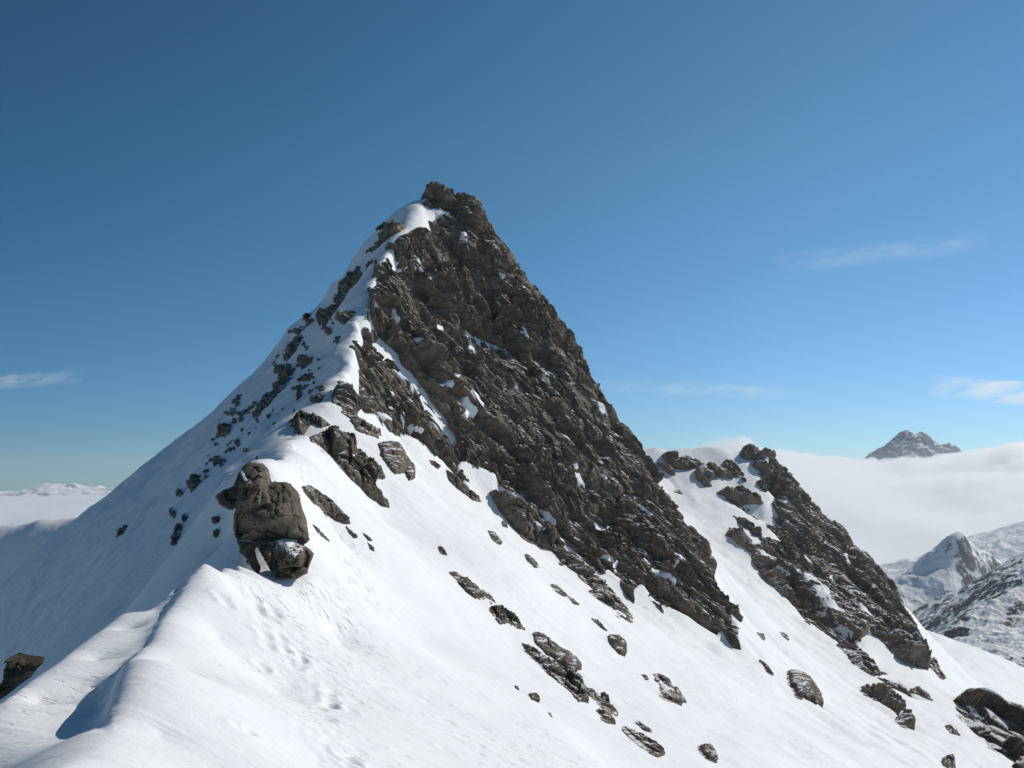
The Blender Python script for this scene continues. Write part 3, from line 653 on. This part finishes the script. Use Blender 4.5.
oc([(552, 584), (560, 589), (567, 595), (562, 594), (556, 590)], 'thin dark chip above the middle rib, nearer the blunt block', seed=37, name='small_rock', h=.25)
oc([(568, 596), (574, 600), (580, 605), (574, 603)], 'thin dark chip just down the slope from its twin above the middle rib', seed=38, name='small_rock', h=.25)
oc([(592, 618), (599, 622), (607, 630), (601, 627)], 'thin dark chip pointing at the stubby block', seed=39, name='small_rock', h=.25)
oc([(700, 746), (708, 747), (716, 754), (716, 761), (708, 758), (702, 752)], 'dark stone at the bottom edge of the slope right of centre', seed=40, name='small_rock', h=.5)
oc([(788, 671), (800, 674), (808, 680), (813, 688), (819, 697), (822, 707), (815, 704), (808, 700), (798, 694), (791, 684)], 'rusty brown boulder lying in the lower snow gully', seed=41, name='boulder', cat='boulder', h=.5, kn=.5)
oc([(757, 633), (763, 635), (765, 640), (760, 638)], 'tiny stone in the gully beyond the end of the big face', seed=42, name='small_rock', Yc=150)
oc([(780, 632), (785, 634), (790, 640), (783, 638)], 'small dark stone in the gully, nearer the buttress', seed=43, name='small_rock')
oc([(760, 660), (766, 664), (774, 674), (768, 671)], 'small pair of stones just up the slope from the rusty boulder', seed=44, name='small_rock', h=.3)
oc([(724, 629), (731, 633), (738, 640), (740, 648), (733, 645), (727, 638)], 'small rock at the very tip of the big rib', seed=45, name='small_rock', h=.4)
oc([(943, 758), (950, 758), (955, 766), (948, 768), (942, 765)], 'dark stone at the bottom edge far right on the snow', seed=46, name='small_rock', h=.5)
oc([(953, 701), (964, 695), (975, 699), (988, 706), (1000, 712), (1011, 714), (1022, 728), (1040, 735), (1060, 760), (1050, 790), (1025, 775), (1005, 762), (988, 748), (975, 738), (964, 728), (955, 712)], 'wide dark rock mass at the right edge in the low snow', seed=47, h=.3, kn=3, m=M_butt)
oc([(1000, 700), (1010, 704), (1018, 712), (1008, 712)], 'small rock just above the wide dark mass at the right edge', seed=48, name='small_rock', h=.4)
oc([(944, 725), (952, 727), (960, 735), (950, 734)], 'small rock left of the wide dark mass', seed=49, name='small_rock', h=.3)
oc([(922, 648), (934, 660), (946, 678), (940, 676), (928, 664)], 'thin rock rib in the snow right of the buttress edge', seed=50, h=.2, name='small_rock')

# shaded flank
SH = [((122, 532), 16, 6, 50, 'black lens of rock low on the shaded left flank'), ((225, 431), 16, 12, 45, 'largest dark rock at the left end of the shaded rock cluster'),
      ((194, 483), 20, 7, 50, 'slanting brown rock low in the shaded flank, above the left stones'), ((180, 493), 7, 6, 40, 'dark stone beside the lower end of the slanting brown rock'),
      ((173, 513), 6, 9, 20, 'oval stone in the shade left of the massive boulder'), ((185, 518), 5, 8, 10, 'narrower stone beside the oval one in the shade'),
      ((177, 534), 22, 6, 75, 'upright thin rock in the shade below the oval stone'), ((266, 404), 26, 7, 52, 'long dark rock streak in the upper shaded flank'),
      ((236, 401), 13, 4, 50, 'short dark streak near the left skyline of the flank'), ((284, 372), 20, 14, 20, 'big dark rock in the middle of the upper shaded flank'),
      ((292, 350), 26, 9, 60, 'tall dark rock below the notch in the left skyline'), ((281, 385), 20, 7, 45, 'dark streak hanging below the big rock of the upper flank'),
      ((308, 378), 16, 8, 5, 'flat rock in the right half of the shaded flank'), ((299, 392), 16, 5, 70, 'thin steep rock below the flat rock of the flank'),
      ((318, 399), 14, 8, 15, 'rock near the crest above the winged rock'), ((271, 397), 11, 9, 45, 'dark rock tucked above the long streak of the flank'),
      ((307, 362), 14, 5, 30, 'small slanting rock right of the tall dark one'), ((301, 359), 10, 5, 40, 'little rock wedged beside the tall dark rock'),
      ((323, 317), 15, 13, 50, 'dark block on the skyline step of the left ridge'), ((308, 320), 8, 9, 30, 'small dark block left of the skyline step'),
      ((296, 331), 17, 5, 15, 'capped rock at the notch in the left skyline'), ((301, 336), 6, 14, -10, 'upright rock hanging under the notch'),
      ((346, 284), 22, 8, 55, 'dark rib rock high on the left ridge'), ((352, 279), 14, 9, 40, 'dark rock beside the high rib rock'),
      ((372, 263), 13, 3, 35, 'thin dark line of rock near the left skyline, upper part'), ((384, 226), 14, 4, 15, 'dark rocks in the snow dome below the summit'),
      ((339, 300), 12, 8, 50, 'rock between the skyline step and the crest'), ((332, 310), 10, 7, 30, 'small rock just above the skyline step'),
      ((371, 250), 12, 4, 25, 'thin dark rock under the snow dome'), ((337, 341), 10, 4, 40, 'lone grey rock in the smooth snow beside the crest'), ((321, 388), 9, 4, 5, 'small rock near the crest above the flank'), ((327, 330), 5, 8, 70, 'small pointed rock on the shaded snow under the skyline step')]
for k, ((cx, cy), L, Wd, an, lb) in enumerate(SH):
    oc(blob(cx, cy, L, max(Wd, 4), an, 300 + k), lb, seed=300 + k * 3, name='small_rock' if L < 12 else 'rock_outcrop', h=.4, warp=2.2)
r2 = np.random.default_rng(11)
cl = [(226, 444, 10, 8, 11), (236, 418, 14, 7, 8), (244, 440, 14, 10, 12), (262, 420, 14, 8, 10), (215, 460, 10, 7, 8), (203, 470, 10, 6, 6), (275, 412, 16, 8, 8), (305, 385, 12, 10, 9), (318, 372, 8, 10, 5), (330, 325, 10, 10, 5), (300, 345, 8, 10, 4), (295, 365, 12, 6, 5), (214, 530, 8, 10, 3), (250, 405, 14, 6, 4), (360, 268, 6, 5, 4), (278, 358, 6, 6, 3), (232, 412, 6, 6, 3)]
for (cx, cy, sx_, sy_, n) in cl:
    for k in range(n):
        x = cx + sx_ * r2.standard_normal() * .7; y = cy + sy_ * r2.standard_normal() * .7
        L = 3 + 5 * r2.random() ** 2
        oc(blob(x, y, L, L * .6, 45 + 20 * r2.standard_normal(), 700 + k, 8), 'small dark stone among many poking through the shaded snow of the left flank', seed=int(x + y), name='small_stone', cat='stone', group='small stones in the shaded flank', warp=.8, h=.45, step=.9)
for lb, c, L, Wd, an in (('dark rock standing on the left skyline, farthest down the ridge', (157, 458), 13, 6, 40), ('tiny pointed rock on the left skyline', (178, 440), 4, 5, 80)):
    boulder(blob(*c, L, Wd, an, 77), 161.5, .8, lb, name='small_rock', m=M_small, sc=.8)
boulder([(0, 690), (4, 682), (10, 670), (17, 652), (25, 655), (33, 657), (42, 656), (40, 664), (30, 676), (20, 684), (8, 694), (-8, 706), (-20, 712), (-14, 700)], 28.5, .6, 'dark rock behind the thin snow fin at the left edge', name='rock_outcrop', m=M_shade, seed=60, sc=.6)
print('outcrops', round(time.time() - T0, 1))
#ENDROCKS

# ------------------------------------------------------------------ farther mountains
def mountain(name, pts, px0, px1, Y0, Y1, da, dl, m, rough, nsc, seed=0, cells_=0, **kw):
    T = Surf(pts, (px0 - 512) / F, (px1 - 512) / F, Y0, Y1, da, dl)
    Y = np.exp(T.l)[:, None] + 0 * T.a[None]; X = T.a[None] * Y; Z = T.Z.copy()
    P = np.stack([X, Y, Z], -1).reshape(-1, 3)
    q = P / nsc
    d = rough * (fbm(q, 6, seed, .55) + .6 * (1 - 2 * np.abs(fbm(q * 1.7, 5, seed + 9, .55))))
    if cells_: d = d + cells_ * rockfield(P / (nsc * .12), 1, seed + 70) * .5
    P[:, 2] += d
    return link(name, P, quads(*X.shape), m, **kw)
def L2(L, step): return dens(U(L), step)

mp_ = L2([(700, 700, 1000), (820, 660, 1050), (888, 618, 1120), (905, 604, 1140), (925, 588, 1165), (938, 570, 1185), (948, 552, 1195), (957, 541, 1200), (965, 540, 1204), (975, 549, 1215), (990, 557, 1240), (1006, 564, 1260), (1030, 567, 1290), (1100, 560, 1400), (1250, 540, 1600)], 40) \
    + U([(960, 600, 1152), (1000, 605, 1198), (930, 630, 1126), (960, 650, 1106), (1024, 615, 1222), (900, 640, 1105), (1060, 600, 1290), (985, 640, 1152), (1024, 650, 1186), (940, 680, 1078), (1000, 690, 1118)]) + [(200, 700, -260), (500, 700, -220), (900, 900, -250), (300, 1500, -500), (600, 1500, -450), (900, 1800, -300), (450, 1350, -260), (650, 1400, -250)]
mountain('mountain', mp_, 780, 1250, 820, 1700, .0009, .0016, mixed_mat('mid_peak_side', .035, .42, (.085, .08, .078), .62), 7, 80, 3, .9, kind='structure', label='grey pointed snow peak with scattered rocks, mid distance at the right')
rr = L2([(900, 690, 520), (930, 662, 560), (955, 638, 600), (985, 607, 640), (1010, 585, 680), (1024, 573, 700), (1100, 520, 780), (1250, 440, 900)], 25) \
    + U([(1000, 640, 570), (1024, 620, 610), (1024, 660, 520), (1100, 640, 560), (1200, 600, 600), (960, 670, 520)]) + [(150, 700, -190), (250, 760, -170), (400, 900, -100), (200, 420, -110), (400, 420, -120), (600, 500, -60), (700, 1000, -40)]
mountain('hill', rr, 880, 1250, 430, 950, .0008, .0016, mixed_mat('right_ridge_side', .04, .24, (.075, .055, .048), .62), 5, 40, 13, .5, kind='structure', label='rocky snow ridge rising out of the frame at the right edge')
fs = L2([(500, 650, 3600), (700, 620, 3500), (800, 600, 3400), (858, 578, 3400), (900, 566, 3500), (940, 552, 3600), (985, 534, 3700), (1010, 528, 3750), (1040, 524, 3800), (1150, 515, 4000), (1400, 500, 4200)], 150) \
    + U([(860, 592, 3000), (900, 590, 2900), (880, 605, 2600), (940, 575, 3000), (1000, 560, 2900), (1024, 545, 3200), (870, 630, 2200), (960, 600, 2400), (1100, 560, 2800), (600, 680, 2400), (900, 700, 1800)]) + [(500, 4600, -700), (1500, 4600, -600), (2500, 4600, -500), (1500, 5200, -900)]
mountain('snowfield', fs, 500, 1350, 1750, 5000, .0016, .0035, mixed_mat('far_snowfield', .006, .52, (.11, .11, .11), .62), 45, 420, 23, 0, kind='structure', label='hazy rolling snowfields under the cloud bank')
fp = L2([(800, 500, 14500), (835, 480, 14300), (862, 463, 14000), (872, 456, 14000), (886, 446, 14000), (895, 438, 14000), (903, 432, 14000), (908, 431, 14000), (913, 436, 14000), (918, 435, 14000), (922, 434, 14000), (930, 440, 14000), (937, 447, 14000), (943, 450, 14000), (949, 445, 14000), (955, 446, 14000), (962, 456, 14000), (990, 480, 14000), (1020, 500, 14000)], 120) \
    + U([(905, 470, 13200), (880, 480, 13200), (940, 475, 13200), (915, 455, 13600), (915, 490, 12700), (860, 500, 12700), (980, 500, 12700)]) + [(5400, 15500, -300), (4500, 15500, -400), (6500, 15500, -400), (5600, 14900, 150)]
mountain('mountain', fp, 800, 1020, 12700, 15500, .0005, .0012, mixed_mat('far_peak_side', .004, .26, (.055, .08, .115), .5), 70, 500, 33, 0, kind='structure', label='small blue grey peak standing above the cloud bank at the right')  # blue of the rock colour stands in for haze over the distance
lr = L2([(-200, 500, 26000), (-40, 497, 26000), (15, 496, 26000), (31, 490, 26000), (36, 486, 26000), (45, 484.5, 26000), (56, 486, 26000), (66, 487.5, 26000), (74, 484.5, 26000), (82, 488, 26000), (93, 489, 26000), (100, 486, 26000), (108, 489, 26000), (120, 488, 26000), (135, 490, 26000), (160, 492, 26000), (300, 498, 26000)], 300) \
    + U([(40, 498, 24500), (90, 498, 24500), (130, 498, 24500), (0, 506, 22500), (100, 506, 22500), (200, 506, 22500)]) + [(-12000, 28500, -500), (-9000, 28500, -500), (-15000, 28500, -600)]
mountain('mountain', lr, -200, 300, 22500, 28500, .0012, .0015, mixed_mat('left_range_side', .0018, .22, (.08, .09, .10), .62), 60, 900, 43, 0, kind='structure', label='distant row of small snowy summits above the clouds at the left')

# valley ground under everything
g = np.array([(-60000, -8000, -1500), (60000, -8000, -1500), (60000, 90000, -1500), (-60000, 90000, -1500)], float)
link('ground', g, np.array([[0, 1, 2, 3]]), M_snow, kind='structure')

# ------------------------------------------------------------------ sea of clouds (closed billowing bodies of real cloud)
def cloud(name, a0, a1, Y0, Y1, crest, sea, bottom, dens_, seed, na=420, nl=170, Yc=10500., **kw):
    a = np.linspace(a0, a1, na); l = np.linspace(math.log(Y0), math.log(Y1), nl)
    Y = np.exp(l)[:, None] + 0 * a[None]; X = a[None] * Y
    zc = (484 - np.interp(a * F + 512, [c[0] for c in crest], [c[1] for c in crest])) / F * Yc
    near = np.clip((Y - Y0) / (Yc - Y0), 0, 1);     far = np.clip((Y - Yc) / (1.6 * Yc), 0, 1)
    foot = -600 * np.ones_like(Y); Z = foot + (zc[None] - foot) * np.sin(near * 1.5708) ** .9; Z = bottom + (Z - bottom) * np.clip((Y - Y0) / 500, 0, 1); Z = Z * (1 - far) + far * sea
    P = np.stack([X, Y, Z * 0], -1).reshape(-1, 3)
    bil = 1 - np.abs(fbm(P / 1050 + .4 * fbm(P / 2500, 3, seed + 40)[:, None], 6, seed, .55)) * 3.0
    amp = np.where(Y < Yc * 2.5, 130, 50)
    Z = Z + (bil.reshape(X.shape) - .7) * amp * np.clip(near * 1.3, 0, 1) + 45 * fbm(P / 420, 4, seed + 5).reshape(X.shape)
    edge = np.minimum(np.minimum(a - a0, a1 - a)[None] / .02, 1); Z = bottom + (Z - bottom) * np.clip(edge, .02, 1)
    Z[0] = bottom + 2; Z[-1] = bottom + 2
    Z = np.maximum(Z, bottom + 2)
    n = X.size
    V = np.concatenate([np.stack([X, Y, Z], -1).reshape(-1, 3), np.stack([X, Y, 0 * Z + bottom], -1).reshape(-1, 3)])
    q = quads(*X.shape); i = np.arange(n).reshape(X.shape)
    sides = []
    for e in (i[0], i[-1][::-1], i[:, 0][::-1], i[:, -1]):
        sides.append(np.stack([e[:-1], e[:-1] + n, e[1:] + n, e[1:]], -1))
    q = np.concatenate([q, q[:, ::-1] + n] + sides)
    m = bpy.data.materials.new(name + '_vapour'); m.use_nodes = True; t = m.node_tree; t.nodes.clear()
    o_ = t.nodes.new('ShaderNodeOutputMaterial'); v = t.nodes.new('ShaderNodeVolumePrincipled')
    v.inputs['Color'].default_value = (1, 1, 1, 1); v.inputs['Density'].default_value = dens_; v.inputs['Anisotropy'].default_value = .4
    t.links.new(v.outputs[0], o_.inputs['Volume'])
    return link(name, V, q, m, **kw)
cloud('cloud', .10, 1.1, 5600, 40000, [(600, 470), (690, 449), (706, 444), (722, 440), (738, 438), (752, 443), (766, 452), (800, 455), (850, 459), (890, 463), (930, 458), (960, 453), (990, 449), (1024, 445), (1100, 440), (1700, 440)], -60, -950, .006, 90, kind='stuff', label='thick white cloud bank filling the valley at the right')
cloud('cloud', -1.1, .02, 5600, 45000, [(-700, 506), (0, 505), (60, 505), (130, 504), (600, 506)], -320, -950, .008, 140, kind='stuff', label='pale sea of clouds beyond the shaded shoulder at the left')

def wisp(px0, px1, pyc0, pyc1, alt, half, thick, dens_, seed, label):
    '''thin high cloud: a lens of ice haze lying level at its altitude'''
    nu, nv = 150, 36
    u = np.linspace(0, 1, nu)[None] + np.zeros((nv, 1)); v = np.linspace(-1, 1, nv)[:, None] + np.zeros((1, nu))
    px = px0 + (px1 - px0) * u; py = pyc0 + (pyc1 - pyc0) * u + half * v
    k = (484 - py) / F; Y = alt / k; X = (px - 512) / F * Y
    P = np.stack([px / 26, py / 5 + px / 30, 0 * px], -1).reshape(-1, 3)
    n = .5 + .8 * fbm(P, 5, seed, .6).reshape(X.shape)
    th = np.clip(n, 0, 1) ** 1.5 * (1 - v * v) ** 1.2 * np.clip(np.sin(math.pi * u), 0, 1) ** .7 * thick + .5
    n_ = X.size; i = np.arange(n_).reshape(X.shape); q = quads(*X.shape)
    V = np.concatenate([np.stack([X, Y, alt + th], -1).reshape(-1, 3), np.stack([X, Y, alt - th * .4], -1).reshape(-1, 3)])
    sides = [np.stack([e[:-1], e[:-1] + n_, e[1:] + n_, e[1:]], -1) for e in (i[0], i[-1][::-1], i[:, 0][::-1], i[:, -1])]
    m = bpy.data.materials.new('ice_haze'); m.use_nodes = True; t = m.node_tree; t.nodes.clear()
    o_ = t.nodes.new('ShaderNodeOutputMaterial'); vv = t.nodes.new('ShaderNodeVolumePrincipled')
    vv.inputs['Color'].default_value = (1, 1, 1, 1); vv.inputs['Density'].default_value = dens_; vv.inputs['Anisotropy'].default_value = .3
    t.links.new(vv.outputs[0], o_.inputs['Volume'])
    link('cloud', V, np.concatenate([q, q[:, ::-1] + n_] + sides), m, kind='stuff', label=label)
wisp(780, 1000, 262, 238, 2500, 12, 130, 4.5e-4, 5, 'thin slanting streak of high cloud in the sky at the right')
wisp(930, 1130, 386, 402, 1500, 13, 120, 1.2e-3, 6, 'brighter flat streak of high cloud low at the right edge')
wisp(575, 800, 384, 394, 1500, 8, 70, 5e-4, 7, 'faint streak of high cloud right of the peak')
wisp(-60, 82, 387, 376, 1500, 9, 80, 6e-4, 8, 'faint streak of high cloud at the left edge')

# air
me_h = np.array([(x, y, z) for z in (-1501 + 1, 130) for y in (-300, 5450) for x in (-4500, 4500)], float)
hq = np.array([[0, 2, 3, 1], [4, 5, 7, 6], [0, 1, 5, 4], [2, 6, 7, 3], [0, 4, 6, 2], [1, 3, 7, 5]])
mh = bpy.data.materials.new('air'); mh.use_nodes = True; t = mh.node_tree; t.nodes.clear()
o_ = t.nodes.new('ShaderNodeOutputMaterial'); v = t.nodes.new('ShaderNodeVolumePrincipled')
v.inputs['Color'].default_value = (.88, .94, 1, 1); v.inputs['Density'].default_value = 7.5e-5; v.inputs['Anisotropy'].default_value = .45
t.links.new(v.outputs[0], o_.inputs['Volume'])
me_h[:4, 2] = -1502
link('haze', me_h, hq, mh, smooth=False, kind='stuff')
print('far', round(time.time() - T0, 1))


# ------------------------------------------------------------------ light, sky, camera
SUN_AZ, SUN_EL = 62.0, 38.0     # degrees right of the view direction (+Y), above the horizon
sd = bpy.data.lights.new('sun', 'SUN'); so = bpy.data.objects.new('sun', sd); C.collection.objects.link(so)
sd.energy = 4.35; sd.angle = R(.53); sd.color = (1.0, .94, .85)
d = np.array([math.sin(R(SUN_AZ)) * math.cos(R(SUN_EL)), math.cos(R(SUN_AZ)) * math.cos(R(SUN_EL)), math.sin(R(SUN_EL))])
from mathutils import Vector
so.rotation_euler = Vector(tuple(-d)).to_track_quat('-Z', 'Y').to_euler(); so.location = tuple(d * 300)
w = bpy.data.worlds.new('World'); C.world = w; w.use_nodes = True
t = w.node_tree; bg = t.nodes['Background']; sky = t.nodes.new('ShaderNodeTexSky')
sky.sky_type = 'NISHITA'; sky.sun_disc = False; sky.sun_elevation = R(SUN_EL); sky.sun_rotation = R(SUN_AZ)
sky.altitude = 1500; sky.air_density = 1.0; sky.dust_density = 0.0; sky.ozone_density = 3.0
gm = t.nodes.new('ShaderNodeGamma'); gm.inputs[1].default_value = 1.25; t.links.new(sky.outputs[0], gm.inputs[0])
c0 = mixc(t, 1.0, gm.outputs[0], (.58, .86, .76), 'MULTIPLY')
tc = t.nodes.new('ShaderNodeTexCoord'); dt = t.nodes.new('ShaderNodeVectorMath'); dt.operation = 'DOT_PRODUCT'
t.links.new(tc.outputs['Generated'], dt.inputs[0]); dt.inputs[1].default_value = (math.sin(R(SUN_AZ)), math.cos(R(SUN_AZ)), 0)
sep = t.nodes.new('ShaderNodeSeparateXYZ'); t.links.new(tc.outputs['Generated'], sep.inputs[0])
low = mth(t, 'SUBTRACT', 1.0, mth(t, 'MULTIPLY', sep.outputs[2], 3.2), True)        # thicker, bluer air near the horizon
c1 = mixc(t, low, c0, mixc(t, 1.0, c0, (.76, .70, 1.06), 'MULTIPLY'))
side = mth(t, 'ADD', mth(t, 'MULTIPLY', dt.outputs['Value'], .62), .66)             # darker away from the sun
side = mth(t, 'MINIMUM', mth(t, 'MAXIMUM', side, .58), 1.08)
cs = t.nodes.new('ShaderNodeCombineColor')
for k, e in enumerate((1.7, 1.0, .75)): t.links.new(mth(t, 'POWER', side, e), cs.inputs[k])
t.links.new(mixc(t, 1.0, c1, cs.outputs[0], 'MULTIPLY'), bg.inputs[0]); bg.inputs[1].default_value = .09
cam = bpy.data.cameras.new('camera'); co = bpy.data.objects.new('camera', cam); C.collection.objects.link(co)
cam.sensor_width = 36; cam.lens = 36 * F / W; cam.clip_end = 200000; cam.clip_start = .1
co.rotation_euler = (R(90) + PIT, 0, 0); C.camera = co
C.view_settings.view_transform = 'Standard'; C.view_settings.look = 'None'; C.view_settings.exposure = -.34; C.view_settings.gamma = 1
C.cycles.use_denoising = True; C.cycles.max_bounces = 6; C.cycles.diffuse_bounces = 4; C.cycles.volume_bounces = 30; C.cycles.max_bounces = 32
print('done', round(time.time() - T0, 1))
